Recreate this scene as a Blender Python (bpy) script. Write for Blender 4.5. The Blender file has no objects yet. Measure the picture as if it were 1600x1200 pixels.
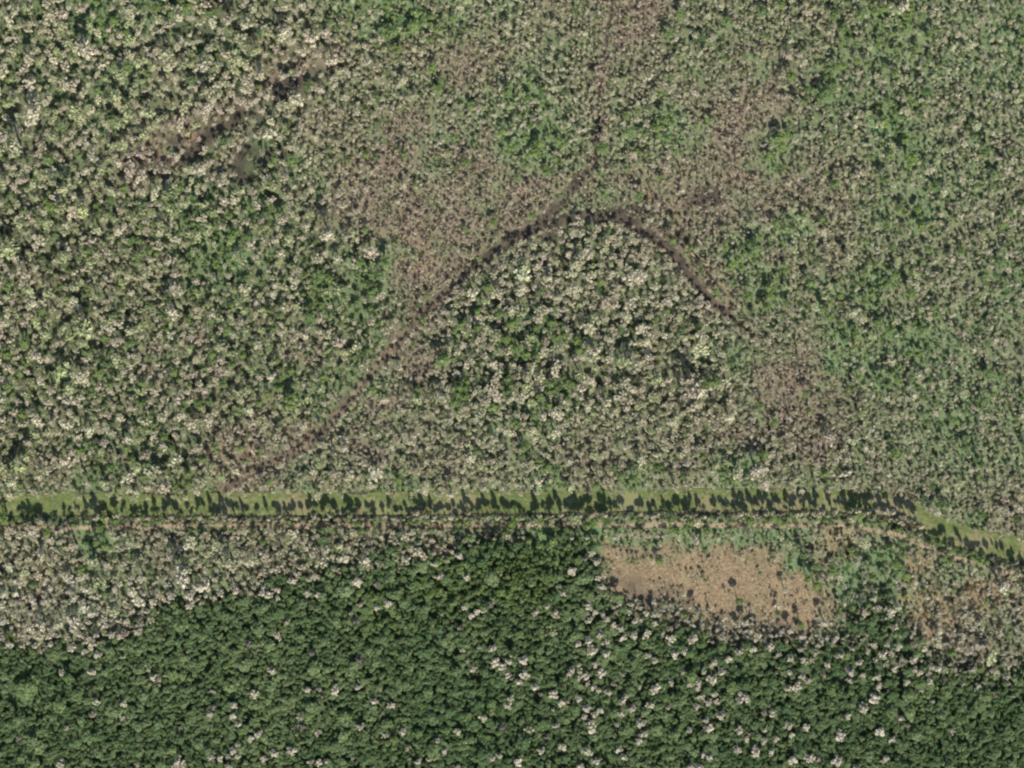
import bpy, math, random
import numpy as np

# ------------------------------------------------------------------ camera, sky, sun, exposure
S = 0.475                      # metres on the ground for one survey unit (one unit = 1/1600 of the view's width)
CAM_H = 1500.0
sc = bpy.context.scene
COL = sc.collection
cam_d = bpy.data.cameras.new('camera')
cam_d.sensor_width = 36.0
cam_d.lens = 36.0 * (CAM_H - 3.0) / (1600 * S)
cam_d.clip_start = 10.0
cam_d.clip_end = 20000.0
cam = bpy.data.objects.new('camera', cam_d)
cam.location = (0, 0, CAM_H)
cam.rotation_euler = (0, 0, 0)
COL.objects.link(cam)
sc.camera = cam

SUN_EL = math.radians(41)
SUN_OFF = math.radians(17)     # east of south
sx, sy, sz = math.sin(SUN_OFF) * math.cos(SUN_EL), -math.cos(SUN_OFF) * math.cos(SUN_EL), math.sin(SUN_EL)
world = bpy.data.worlds.new('World')
sc.world = world
world.use_nodes = True
wn = world.node_tree
wn.nodes.clear()
w_out = wn.nodes.new('ShaderNodeOutputWorld')
w_bg = wn.nodes.new('ShaderNodeBackground')
w_sky = wn.nodes.new('ShaderNodeTexSky')
w_sky.sky_type = 'NISHITA'
w_sky.sun_disc = False
w_sky.sun_elevation = SUN_EL
w_sky.sun_rotation = math.atan2(sx, sy)
w_bg.inputs['Strength'].default_value = 0.10
wn.links.new(w_sky.outputs[0], w_bg.inputs[0])
wn.links.new(w_bg.outputs[0], w_out.inputs[0])

from mathutils import Vector
sun_d = bpy.data.lights.new('sun', 'SUN')
sun_d.energy = 4.9
sun_d.angle = math.radians(0.53)
sun_d.color = (1.0, 0.945, 0.83)
sun = bpy.data.objects.new('sun', sun_d)
sun.rotation_euler = Vector((sx, sy, sz)).to_track_quat('Z', 'Y').to_euler()
sun.location = (0, 0, 300)
COL.objects.link(sun)

sc.view_settings.view_transform = 'Standard'
sc.view_settings.look = 'None'
sc.view_settings.gamma = 1.0
sc.view_settings.exposure = 0.66
sc.view_settings.use_curve_mapping = False
sc.render.engine = 'CYCLES'
sc.cycles.max_bounces = 4
sc.cycles.diffuse_bounces = 2
sc.cycles.filter_width = 2.3   # an aerial survey lens is soft at one pixel

rng = np.random.default_rng(7)
random.seed(7)


def wx(u): return (np.asarray(u, float) - 800.0) * S
def wy(v): return (600.0 - np.asarray(v, float)) * S


# ------------------------------------------------------------------ land-cover survey (a raster over the land, 2 units per cell)
U0, V0, U1, V1, ST = -220, -180, 1820, 1380, 2
gw, gh = (U1 - U0) // ST, (V1 - V0) // ST
gu = U0 + (np.arange(gw) + 0.5) * ST
gv = V0 + (np.arange(gh) + 0.5) * ST
GU, GV = np.meshgrid(gu, gv)


def vnoise(period, seed):
    r = np.random.default_rng(seed)
    nx, ny = int((U1 - U0) / period) + 4, int((V1 - V0) / period) + 4
    lat = r.random((ny, nx))
    fx, fy = (GU - U0) / period + 1, (GV - V0) / period + 1
    ix, iy = fx.astype(int), fy.astype(int)
    tx, ty = fx - ix, fy - iy
    tx, ty = tx * tx * (3 - 2 * tx), ty * ty * (3 - 2 * ty)
    a = lat[iy, ix] * (1 - tx) + lat[iy, ix + 1] * tx
    b = lat[iy + 1, ix] * (1 - tx) + lat[iy + 1, ix + 1] * tx
    return a * (1 - ty) + b * ty


def fbm(period, seed, octs=4, gain=0.55):
    out, amp, tot = 0, 1.0, 0
    for k in range(octs):
        out = out + amp * vnoise(max(period / 2 ** k, 3), seed * 31 + k)
        tot += amp
        amp *= gain
    out = out / tot
    return (out - 0.5) * 1.9


WX = fbm(60, 1) * 30 + fbm(16, 3, 3) * 20
WY = fbm(60, 2) * 30 + fbm(16, 4, 3) * 20


def soft(d, w):
    t = np.clip(0.5 - d / (2 * w), 0, 1)
    return t * t * (3 - 2 * t)


def seg_dist(U, V, pts):
    d = np.full(U.shape, 1e9)
    for (a, b), (c, e) in zip(pts[:-1], pts[1:]):
        dx, dy = c - a, e - b
        t = np.clip(((U - a) * dx + (V - b) * dy) / (dx * dx + dy * dy), 0, 1)
        d = np.minimum(d, np.hypot(U - a - t * dx, V - b - t * dy))
    return d


def poly(pts, w=10, warp=1.0):
    U, V = GU + WX * warp, GV + WY * warp
    inside = np.zeros(U.shape, bool)
    n = len(pts)
    for i in range(n):
        (a, b), (c, e) = pts[i], pts[(i + 1) % n]
        if b == e:
            continue
        cond = ((b > V) != (e > V)) & (U < (c - a) * (V - b) / (e - b) + a)
        inside ^= cond
    d = seg_dist(U, V, pts + [pts[0]])
    return soft(np.where(inside, -d, d), w)


def stroke(pts, half, w=6, warp=0.4):
    return soft(seg_dist(GU + WX * warp, GV + WY * warp, pts) - half, w)


def blobs(lst, w=16, warp=1.0):
    m = np.zeros(GU.shape)
    for (u, v, r) in lst:
        m = np.maximum(m, soft(np.hypot(GU + WX * warp - u, GV + WY * warp - v) - r, min(w, r)))
    return m


def at(field, u, v):
    i = np.clip(((np.asarray(u) - U0) / ST).astype(int), 0, gw - 1)
    j = np.clip(((np.asarray(v) - V0) / ST).astype(int), 0, gh - 1)
    return field[j, i]


CANAL = [(-4000, 790), (-300, 789), (140, 788), (420, 788), (700, 786), (1000, 784), (1250, 782), (1340, 783), (1388, 788), (1425, 803), (1462, 824), (1530, 846), (1700, 882), (4500, 1400)]
CANAL_HALF = 16.5
TRACK = [(-300, 826), (140, 826), (420, 820), (640, 822), (880, 822), (1090, 820), (1250, 823), (1330, 824), (1400, 835), (1440, 852), (1500, 874), (1680, 925)]
TRAIL_W = [(962, -180), (960, 0), (948, 60), (937, 120), (936, 180), (931, 240), (905, 285), (872, 322), (840, 350), (800, 374), (760, 398), (730, 420), (700, 455), (660, 492), (620, 535), (590, 570), (560, 605), (530, 642), (505, 672), (478, 698), (440, 718), (405, 732), (370, 748), (342, 768)]
TRAIL_E = [(800, 374), (850, 352), (905, 338), (955, 340), (1005, 362), (1040, 384), (1066, 412), (1085, 440), (1105, 462), (1135, 488), (1160, 508), (1190, 530)]
TRAIL_N = [(1022, 300), (1045, 330), (1068, 362), (1085, 395), (1110, 430), (1135, 462)]

canal_d = seg_dist(GU + WX * 0.10, GV + WY * 0.10, CANAL) - CANAL_HALF
canal_m = soft(canal_d, 2.5)
track_d = seg_dist(GU + WX * 0.12, GV + WY * 0.12, TRACK)
canal_v = np.interp(GU, [p[0] for p in CANAL], [p[1] for p in CANAL])
south = GV > canal_v                       # south of the canal

clearing = poly([(948, 852), (1010, 862), (1060, 864), (1110, 858), (1180, 862), (1240, 868), (1246, 905), (1285, 925), (1300, 945), (1268, 962), (1215, 978), (1185, 970), (1120, 958), (1060, 945), (1000, 934), (955, 920)], 28, 1.2)
clearing = np.clip(clearing * (1.3 + 0.9 * fbm(20, 41, 3)) - 0.16, 0, 1)
tan2 = np.maximum(blobs([(1442, 962, 20), (1446, 930, 16), (1440, 990, 14), (1300, 866, 24), (1330, 850, 20), (1440, 880, 20), (1480, 950, 30), (1290, 935, 18), (1540, 930, 30), (1010, 850, 16)], 12), 0)
dark = poly([(-400, 1040), (140, 1012), (200, 985), (240, 962), (285, 935), (400, 925), (460, 892), (560, 880), (640, 868), (700, 858), (760, 838), (850, 830), (945, 845), (945, 925), (965, 945), (1000, 962), (1060, 982), (1130, 1000), (1200, 1012), (1290, 1005), (1335, 965), (1400, 925), (1440, 1010), (1480, 1040), (1900, 1050), (1900, 1500), (-400, 1500)], 12, 1.0) * south
lowpale = poly([(-400, 832), (140, 832), (740, 830), (790, 842), (740, 862), (640, 872), (560, 880), (460, 892), (400, 925), (285, 935), (240, 962), (200, 985), (140, 1012), (-400, 1040)], 12, 1.0) * south
zA = poly([(-400, -300), (520, -300), (500, 40), (560, 110), (480, 180), (470, 290), (330, 340), (-400, 340)], 22)
zD = poly([(-400, 310), (470, 310), (560, 340), (610, 440), (610, 540), (520, 650), (430, 720), (340, 765), (-400, 765)], 18)
zDl = poly([(-400, 650), (260, 650), (380, 720), (340, 765), (-400, 765)], 16)
zG = poly([(690, 480), (750, 420), (830, 372), (920, 352), (1010, 385), (1070, 440), (1130, 510), (1150, 590), (1120, 668), (690, 668)], 16, 0.8)
zH = poly([(400, 765), (520, 690), (690, 668), (1350, 664), (1350, 765)], 14)
zF = poly([(580, 300), (690, 300), (790, 340), (770, 385), (715, 430), (690, 470), (625, 465), (600, 400), (570, 350)], 18)
zR = poly([(1345, -300), (1345, 560), (1380, 765), (1950, 765), (1950, -300)], 18)
zSW = poly([(1255, 905), (1330, 940), (1450, 1010), (1960, 1100), (1960, 900), (1500, 840), (1400, 830), (1250, 815)], 14)

n1, n2, n3, n4 = fbm(90, 11), fbm(40, 12), fbm(22, 13), fbm(150, 14)

# green, brown, mud weights of the forest floor
brown = blobs([(620, 232, 55), (640, 350, 60), (660, 420, 50), (745, 250, 50), (832, 292, 42), (735, 92, 36), (560, 310, 46), (800, 330, 40), (980, 40, 60), (1000, 15, 50),
               (1100, 208, 56), (1165, 285, 50), (1170, 190, 50), (1130, 300, 52), (1180, 120, 46), (1240, 272, 40), (1060, 330, 40), (1245, 620, 66), (1275, 690, 40), (1150, 700, 36),
               (930, 90, 26), (700, 320, 50), (600, 640, 26), (640, 560, 40), (290, 190, 36), (240, 235, 36), (480, 100, 34), (1280, 560, 36), (1200, 340, 20), (560, 700, 30),
               (250, 560, 30), (300, 520, 26), (480, 550, 22), (380, 700, 40), (470, 690, 30)], 26)
brown = np.maximum(brown, stroke([(510, 80), (440, 130), (350, 185), (270, 215), (205, 268)], 20, 16, 1.0))
brown = np.maximum(brown, stroke([(400, 200), (360, 245), (330, 270)], 14, 12, 1.0))
brown = np.maximum(brown, stroke(TRAIL_W, 9, 9, 0.35))
brown = np.maximum(brown, stroke(TRAIL_E, 13, 12, 0.4))
brown = np.maximum(brown, 0.9 * zF)
brown = np.maximum(brown, 0.8 * poly([(880, 300), (940, 265), (1060, 280), (1160, 240), (1270, 262), (1290, 300), (1180, 330), (1120, 370), (1000, 335), (930, 325)], 24))
brown = np.maximum(brown, 0.75 * poly([(1080, 170), (1200, 120), (1230, 200), (1180, 290), (1090, 290)], 24))
brown = np.maximum(brown, 0.9 * stroke(TRAIL_W[11:], 15, 13, 0.6))
red = np.maximum(stroke(TRAIL_N, 12, 12, 0.5), blobs([(1110, 448, 20), (1130, 470, 18), (655, 400, 24), (1040, 330, 16), (505, 670, 16), (480, 690, 12), (370, 710, 20), (420, 640, 16), (330, 775, 20), (235, 240, 22), (300, 205, 14)], 12))
bright = blobs([(560, 450, 55), (500, 440, 30), (600, 400, 26), (820, 140, 26), (835, 225, 46), (800, 230, 30), (990, 200, 26), (1060, 205, 46), (1090, 392, 18), (1215, 232, 40), (1240, 350, 34), (1300, 480, 26),
                (1285, 440, 30), (1180, 110, 22), (1300, 110, 30), (1370, 440, 50), (1420, 330, 50), (1400, 200, 50), (1400, 60, 50), (1430, 520, 40), (160, 20, 40), (250, 15, 50), (340, 390, 50), (400, 335, 40),
                (520, 470, 40), (840, 520, 40), (720, 615, 16), (800, 620, 24), (885, 625, 20), (1300, 520, 30), (1160, 400, 30), (1210, 450, 40), (150, 760, 30), (440, 600, 40), (560, 590, 30), (620, 20, 40),
                (540, 15, 30), (1380, 590, 30), (1320, 560, 40), (700, 30, 30), (1140, 740, 40), (1000, 750, 30), (850, 755, 30), (620, 750, 24), (300, 330, 30), (200, 130, 30), (160, 180, 30), (1380, 860, 34), (1400, 900, 30)], 24)
grassN = blobs([(170, 850, 20), (150, 845, 16), (205, 860, 10), (860, 845, 40), (930, 830, 24), (1265, 900, 16), (1250, 885, 14), (1330, 905, 22), (1380, 865, 26)], 10)
verge = np.maximum(stroke([(925, 822), (1010, 820), (1100, 832), (1180, 838), (1260, 838)], 7, 5, 0.5), stroke([(950, 846), (1080, 848), (1180, 848)], 7, 6, 0.6))
verge = np.maximum(verge, 0.45 * soft(np.abs(GV + WY * 0.3 - canal_v + 19.5) - 2.5, 4))
mud_shade_line = np.maximum(np.maximum(0.6 * stroke(TRAIL_W[:8], 2.2, 3, 0.2), stroke(TRAIL_W[6:], 6, 4, 0.2)), stroke(TRAIL_E[:-2], 8, 5, 0.25))  # dark trail line: mud plus tree shade painted into the ground
mud = mud_shade_line
mud = np.maximum(mud, 0.85 * np.maximum(np.maximum(stroke([(215, 268), (290, 240), (335, 205), (400, 182), (440, 150), (490, 118)], 14, 10, 0.8), stroke([(330, 288), (390, 262), (440, 232)], 13, 9, 0.8)), stroke([(345, 30), (310, 50), (270, 45)], 13, 9, 0.8)))
mud = np.maximum(mud, 0.9 * stroke(TRAIL_E[2:6], 10, 10, 0.5))
mud = np.maximum(mud, blobs([(1010, 925, 22), (1040, 938, 18), (1080, 940, 14), (975, 900, 12), (1155, 950, 10), (1225, 968, 12), (330, 190, 14), (400, 235, 18), (235, 260, 20), (380, 258, 18), (260, 215, 12), (1000, 352, 18), (920, 345, 22), (960, 350, 20), (870, 362, 16), (1110, 300, 16), (1065, 375, 16), (1080, 310, 14), (430, 232, 12)], 14))

c_green = np.array([0.135, 0.178, 0.088]); c_bright = np.array([0.145, 0.215, 0.100])
c_brown = np.array([0.200, 0.160, 0.115]); c_red = np.array([0.245, 0.180, 0.120])
c_tan = np.array([0.315, 0.238, 0.148]); c_mud = np.array([0.050, 0.043, 0.034]); c_dkgreen = np.array([0.065, 0.095, 0.042])


def lay(base, col, m):
    return base * (1 - m[..., None]) + col * m[..., None]


gcol = np.ones(GU.shape + (3,)) * c_green
gcol = lay(gcol, c_brown, np.clip(0.32 + n1 * 0.75 + n3 * 0.5, 0, 0.85))
gcol = lay(gcol, c_brown * 1.0, np.clip(brown * (0.75 + 1.0 * n3 + 0.5 * n2), 0, 1))
gcol = lay(gcol, c_bright, np.clip(np.maximum(bright, 0.5 * zR) * (0.65 + 1.0 * n3 + 0.5 * n2), 0, 1))
gcol = lay(gcol, c_dkgreen, 0.25 * np.maximum(np.maximum(zA, zD), zG) * (1 - brown))  # shade in the gaps of taller stands, painted in as darker ground
gcol = lay(gcol, c_red, np.clip(red * (0.55 + 1.2 * n3), 0, 1))
gcol = lay(gcol, c_mud, np.clip(mud * (0.8 + 0.9 * n3), 0, 1))
gcol = lay(gcol, c_dkgreen, dark)
gcol = lay(gcol, c_tan, np.clip(np.maximum(clearing, tan2 * 0.75) * (0.95 + 0.35 * n3), 0, 1))
gcol = lay(gcol, c_mud * 1.5, np.clip(0.75 * clearing * mud * (0.8 + n3), 0, 1))
gcol = lay(gcol, c_bright * 0.9, np.clip(np.maximum(verge * 0.85, grassN) * (0.9 + 0.4 * n3), 0, 1))
gcol = lay(gcol, c_dkgreen * 0.9, 0.7 * soft(np.abs(GV - canal_v - 24) - 6, 4) * (1 - verge))  # shade under the bank trees painted in along with dark shrub ground
gcol = lay(gcol, c_mud * 0.9, soft(canal_d - 1, 3))
gcol *= 0.84 * (1 + 0.22 * fbm(8, 21, 2)[..., None])

# crown radius of the pale trees (metres) and how thickly each kind stands
rp = np.full(GU.shape, 1.30)
for m, r in ((zA, 2.75), (zD, 2.3), (zDl, 2.7), (zH, 1.9), (zG, 2.75), (zF, 1.0), (zR, 1.35), (lowpale, 2.15), (zSW, 1.45)):
    rp = rp * (1 - m) + r * m
rp = rp * (1 - 0.38 * brown * (1 - 0.6 * zA)) * (1 + 0.25 * n2 + 0.25 * n3)
rp = np.clip(np.where(dark > 0.5, 2.3, rp), 0.85, 3.0)
pale = np.clip(0.66 + 0.45 * n3 + 0.2 * n2 - 0.34 * bright - 0.12 * zR + 0.28 * zG + 0.16 * zH, 0.06, 1)
pale = pale * (1 - 0.8 * mud) * (1 - 0.8 * mud_shade_line) * (1 - 0.40 * red) * (1 - 0.15 * brown)
pale = np.where(lowpale > 0.5, np.clip(0.95 + 0.2 * n2, 0, 1), pale)
pdk = np.clip(0.012 + 0.04 * n3, 0, 1) + 0.35 * soft(seg_dist(GU, GV, [(140, 1012), (240, 962), (285, 935), (400, 925), (460, 892), (560, 880), (640, 868), (760, 840)]) - 10, 14) + 0.16 * soft(np.hypot((GU - 1420) / 1.7, GV - 1010) - 60, 55) + 0.05 * soft(np.hypot((GU - 1150) / 2.2, GV - 1010) - 60, 80)
pale = pale * (1 - dark) + pdk * dark
pale = pale * (1 - 0.90 * clearing) * (1 - 0.72 * tan2) * (1 - 0.93 * np.maximum(verge, grassN))
near_clear = np.clip(stroke([(950, 935), (1010, 950), (1080, 968), (1150, 985), (1220, 998), (1290, 995), (1340, 965)], 17, 18, 0.7), 0, 1) * south
pale = np.maximum(pale, near_clear * 0.72 * (1 - 0.8 * clearing))
rp = rp * (1 - near_clear) + 1.3 * near_clear
rp = np.where(clearing > 0.3, 0.9, rp)
pale = np.where(canal_d < np.where(south, 1.5, -2.5 + 3 * n3 - 4 * (GU < 340)), 0, pale)
pale = np.where(track_d < 3.5, pale * 0.45, pale)
strip = south & (canal_d > 1.5) & (GV - canal_v < 44)
pale = np.where(strip, pale * 0.42, pale)
green = np.clip(bright * (0.12 + 0.30 * n3) + 0.02 + np.clip(n2 + 0.4 * n3, 0, 1) * (0.10 + 0.30 * zA + 0.55 * zD + 0.10 * zG) + 0.04 * zD, 0, 1) * (1 - dark) * (1 - clearing) * (1 - brown * 0.8) * (1 - mud) * (1 - np.maximum(verge, grassN) * 0.9)
green = np.where(strip, np.maximum(green, 0.30), green)
green = np.where((canal_d < 2) | (track_d < 4), 0, green)
near2 = np.maximum(near_clear, 0.8 * soft(seg_dist(GU, GV, [(1290, 1000), (1370, 1015), (1460, 1040), (1560, 1060)]) - 18, 22))
pale = np.maximum(pale, near2 * 0.6 * (1 - clearing) * (canal_d > 5))
dk = dark * (1 - 0.9 * pdk - 0.10) * (1 - 0.75 * near2) * np.where(canal_d < 3, 0, 1)


# ------------------------------------------------------------------ materials
def new_mat(name):
    m = bpy.data.materials.new(name)
    m.use_nodes = True
    nt = m.node_tree
    b = nt.nodes['Principled BSDF']
    b.inputs['Roughness'].default_value = 0.9
    b.inputs['Specular IOR Level'].default_value = 0.15
    return m, nt, b


def tint_mat(name, rough=0.85, var=0.5, scale=3.0, hue=None):
    """Leaf or twig colour carried by each plant, broken up by noise over the crown."""
    m, nt, b = new_mat(name)
    b.inputs['Roughness'].default_value = rough
    a = nt.nodes.new('ShaderNodeAttribute'); a.attribute_type = 'INSTANCER'; a.attribute_name = 'tint'
    tc = nt.nodes.new('ShaderNodeTexCoord')
    no = nt.nodes.new('ShaderNodeTexNoise'); no.inputs['Scale'].default_value = scale; no.inputs['Detail'].default_value = 3
    nt.links.new(tc.outputs['Object'], no.inputs['Vector'])
    mr = nt.nodes.new('ShaderNodeMapRange')
    mr.inputs['From Min'].default_value = 0.3; mr.inputs['From Max'].default_value = 0.7
    mr.inputs['To Min'].default_value = 1 - var; mr.inputs['To Max'].default_value = 1 + var * 0.8
    nt.links.new(no.outputs[0], mr.inputs['Value'])
    mx = nt.nodes.new('ShaderNodeVectorMath'); mx.operation = 'SCALE'
    nt.links.new(a.outputs['Color'], mx.inputs[0]); nt.links.new(mr.outputs[0], mx.inputs['Scale'])
    nt.links.new(mx.outputs[0], b.inputs['Base Color'])
    return m


def translucent(m, k):
    nt = m.node_tree
    b = nt.nodes['Principled BSDF']; out = [n for n in nt.nodes if n.type == 'OUTPUT_MATERIAL'][0]
    tr = nt.nodes.new('ShaderNodeBsdfTranslucent'); mix = nt.nodes.new('ShaderNodeMixShader'); mix.inputs[0].default_value = k
    src = b.inputs['Base Color'].links[0].from_socket
    nt.links.new(src, tr.inputs['Color']); nt.links.new(b.outputs[0], mix.inputs[1]); nt.links.new(tr.outputs[0], mix.inputs[2]); nt.links.new(mix.outputs[0], out.inputs['Surface'])


M_TWIG = tint_mat('pale_twigs', 0.9, 0.25)
M_LEAF = tint_mat('leaves', 0.6, 0.45)
M_TUFT = tint_mat('undergrowth', 0.9, 0.3)

translucent(M_LEAF, 0.5); translucent(M_TUFT, 0.3)

M_BARK, nt, b = new_mat('bark')
no = nt.nodes.new('ShaderNodeTexNoise'); no.inputs['Scale'].default_value = 12
cr = nt.nodes.new('ShaderNodeValToRGB')
cr.color_ramp.elements[0].color = (0.16, 0.13, 0.10, 1); cr.color_ramp.elements[1].color = (0.36, 0.33, 0.28, 1)
nt.links.new(no.outputs[0], cr.inputs[0]); nt.links.new(cr.outputs[0], b.inputs['Base Color'])

M_GROUND, nt, b = new_mat('swamp_floor')
a = nt.nodes.new('ShaderNodeAttribute'); a.attribute_name = 'cover'
no = nt.nodes.new('ShaderNodeTexNoise'); no.inputs['Scale'].default_value = 0.6; no.inputs['Detail'].default_value = 6; no.inputs['Roughness'].default_value = 0.7
geo = nt.nodes.new('ShaderNodeNewGeometry')
nt.links.new(geo.outputs['Position'], no.inputs['Vector'])
mr = nt.nodes.new('ShaderNodeMapRange'); mr.inputs['From Min'].default_value = 0.3; mr.inputs['From Max'].default_value = 0.7
mr.inputs['To Min'].default_value = 0.6; mr.inputs['To Max'].default_value = 1.35
nt.links.new(no.outputs[0], mr.inputs['Value'])
mx = nt.nodes.new('ShaderNodeVectorMath'); mx.operation = 'SCALE'
nt.links.new(a.outputs['Color'], mx.inputs[0]); nt.links.new(mr.outputs[0], mx.inputs['Scale'])
nt.links.new(mx.outputs[0], b.inputs['Base Color'])
bp = nt.nodes.new('ShaderNodeBump'); bp.inputs['Distance'].default_value = 0.4; bp.inputs['Strength'].default_value = 0.8
nt.links.new(no.outputs[0], bp.inputs['Height']); nt.links.new(bp.outputs[0], b.inputs['Normal'])


def dirt_mat(name, c0, c1, scale):
    m, nt, b = new_mat(name)
    geo = nt.nodes.new('ShaderNodeNewGeometry')
    no = nt.nodes.new('ShaderNodeTexNoise'); no.inputs['Scale'].default_value = scale; no.inputs['Detail'].default_value = 7; no.inputs['Roughness'].default_value = 0.65
    nt.links.new(geo.outputs['Position'], no.inputs['Vector'])
    cr = nt.nodes.new('ShaderNodeValToRGB')
    cr.color_ramp.elements[0].position = 0.33; cr.color_ramp.elements[1].position = 0.68
    cr.color_ramp.elements[0].color = (*c0, 1); cr.color_ramp.elements[1].color = (*c1, 1)
    nt.links.new(no.outputs[0], cr.inputs[0]); nt.links.new(cr.outputs[0], b.inputs['Base Color'])
    bp = nt.nodes.new('ShaderNodeBump'); bp.inputs['Distance'].default_value = 0.25
    nt.links.new(no.outputs[0], bp.inputs['Height']); nt.links.new(bp.outputs[0], b.inputs['Normal'])
    return m


M_TRAIL = dirt_mat('trail_mud_shade', (0.034, 0.031, 0.025), (0.105, 0.082, 0.060), 0.13)  # mud colour darkened to carry the shade of trees beside the trail
M_TRAIL2 = dirt_mat('trail_earth', (0.055, 0.046, 0.034), (0.205, 0.158, 0.110), 0.10)
M_TRACK = dirt_mat('track_earth', (0.12, 0.11, 0.06), (0.35, 0.26, 0.185), 0.07)
M_WATER = dirt_mat('canal_water', (0.175, 0.150, 0.080), (0.165, 0.178, 0.078), 0.03)
wb = M_WATER.node_tree.nodes['Principled BSDF']
wb.inputs['Roughness'].default_value = 0.3; wb.inputs['Specular IOR Level'].default_value = 0.3
for nd in M_WATER.node_tree.nodes:
    if nd.type == 'BUMP':
        nd.inputs['Strength'].default_value = 0.06


# ------------------------------------------------------------------ the setting: ground, canal, track, trails
def mesh_obj(name, verts, faces, mats, parent=None, link=True, mat_idx=None, smooth=False):
    me = bpy.data.meshes.new(name)
    me.from_pydata(verts, [], faces)
    for m in (mats if isinstance(mats, (list, tuple)) else [mats]):
        me.materials.append(m)
    if mat_idx is not None:
        me.polygons.foreach_set('material_index', mat_idx)
    if smooth:
        me.polygons.foreach_set('use_smooth', [True] * len(me.polygons))
    me.update()
    o = bpy.data.objects.new(name, me)
    if link:
        COL.objects.link(o)
    if parent:
        o.parent = parent
    return o


def tag(o, label=None, cat=None, group=None, kind=None):
    if label: o['label'] = label
    if cat: o['category'] = cat
    if group: o['group'] = group
    if kind: o['kind'] = kind
    return o


us = np.concatenate([[-16000, -8000, -4000, -2000, -1000, -500], np.arange(-216, 1816, 6), [2100, 2600, 3600, 6000, 10000, 17000]]).astype(float)
vs = np.concatenate([[-16000, -8000, -4000, -2000, -900, -400], np.arange(-176, 760, 6), np.arange(760, 880, 2.0), np.arange(880, 1376, 6), [1700, 2400, 3500, 6000, 10000, 17000]]).astype(float)
MU, MV = np.meshgrid(us, vs)
dist_c = seg_dist(MU, MV, CANAL) + at(WX, MU, MV) * 0.22 - CANAL_HALF
zz = np.where(dist_c < 3, -1.9 * np.clip((3 - dist_c) / 6.5, 0, 1), 0.0)
co = np.stack([wx(MU), wy(MV), zz], -1).reshape(-1, 3)
nr, nc = MU.shape
ii = np.arange(nr * nc).reshape(nr, nc)
fc = np.stack([ii[:-1, :-1], ii[1:, :-1], ii[1:, 1:], ii[:-1, 1:]], -1).reshape(-1, 4)
ground = mesh_obj('ground', co.tolist(), fc.tolist(), M_GROUND, smooth=True)
cc = at(gcol, MU, MV).reshape(-1, 3)
outside = ((MU < U0) | (MU > U1) | (MV < V0) | (MV > V1)).reshape(-1)
cc[outside] = np.array([0.075, 0.10, 0.045])
ca = ground.data.color_attributes.new('cover', 'FLOAT_COLOR', 'POINT')
ca.data.foreach_set('color', np.concatenate([np.clip(cc, 0, 1), np.ones((len(cc), 1))], 1).astype(np.float32).ravel())
tag(ground, 'swampy forest floor of green undergrowth, brown litter and mud', kind='structure')


def ribbon(name, pts, half, z, mat, label, wob=1.0, step=8.0, smooth_it=True, taper=(1, 1)):
    P = np.array(pts, float)
    seg = np.hypot(*np.diff(P, axis=0).T)
    t = np.concatenate([[0], np.cumsum(seg)])
    n = max(int(t[-1] / step), 4)
    s = np.linspace(0, t[-1], n)
    u, v = np.interp(s, t, P[:, 0]), np.interp(s, t, P[:, 1])
    if smooth_it:
        for _ in range(3):
            u[1:-1] = (u[:-2] + 2 * u[1:-1] + u[2:]) / 4; v[1:-1] = (v[:-2] + 2 * v[1:-1] + v[2:]) / 4
    du, dv = np.gradient(u), np.gradient(v)
    L = np.hypot(du, dv)
    nx, ny = -dv / L, du / L
    r = np.random.default_rng(len(pts))
    w1 = half * (1 + wob * (r.random(n) - 0.5)); w2 = half * (1 + wob * (r.random(n) - 0.5))
    tp = np.interp(np.linspace(0, 1, n), [0, 0.3, 0.7, 1], [taper[0], 1, 1, taper[1]])
    w1, w2 = w1 * tp, w2 * tp
    vv, ff = [], []
    for k in range(n):
        for q in (-w1[k], -w1[k] * .4, w2[k] * .4, w2[k]):
            vv.append((float(wx(u[k] + nx[k] * q)), float(wy(v[k] + ny[k] * q)), z))
    for k in range(n - 1):
        for q in range(3):
            ff.append((4 * k + q, 4 * k + q + 1, 4 * k + q + 5, 4 * k + q + 4))
    o = mesh_obj(name, vv, ff, mat)
    tag(o, label, kind='structure')
    return o


ribbon('water', CANAL, CANAL_HALF + 1.2, -0.55, M_WATER, 'olive brown water of the straight canal', wob=0.02, step=12)
ribbon('track', TRACK, 3.0, 0.010, M_TRACK, 'bare sandy track along the south bank of the canal', wob=1.3, step=5)
ribbon('trail', TRAIL_W[:13], 2.6, 0.014, M_TRAIL, 'dark muddy trail winding down from the north edge', wob=1.6, step=4, taper=(0.5, 2.0))
ribbon('trail', TRAIL_W[12:], 6.2, 0.016, M_TRAIL2, 'brown earth trail slanting down to the canal', wob=1.2, step=4)
ribbon('trail', TRAIL_E, 6.2, 0.018, M_TRAIL, 'muddy trail arching over the stand of larger pale trees', wob=1.6, step=4, taper=(1, 0.15))
ribbon('trail', TRAIL_N, 2.2, 0.022, M_TRAIL, 'reddish brown side trail running down to the arched trail', wob=1.3, step=5)


# ------------------------------------------------------------------ plant meshes (crown radius 1, height 3)
def quad(vv, ff, c, n, size, asp, r):
    n = n / (np.linalg.norm(n) + 1e-9)
    a = np.cross(n, r.normal(size=3)); a /= np.linalg.norm(a) + 1e-9
    b2 = np.cross(n, a)
    k = len(vv)
    for (p, q) in ((-1, -.55), (.15, -1), (1, .45), (-.2, 1)):
        vv.append(tuple(c + a * p * size * asp + b2 * q * size))
    ff.append((k, k + 1, k + 2, k + 3))


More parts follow.
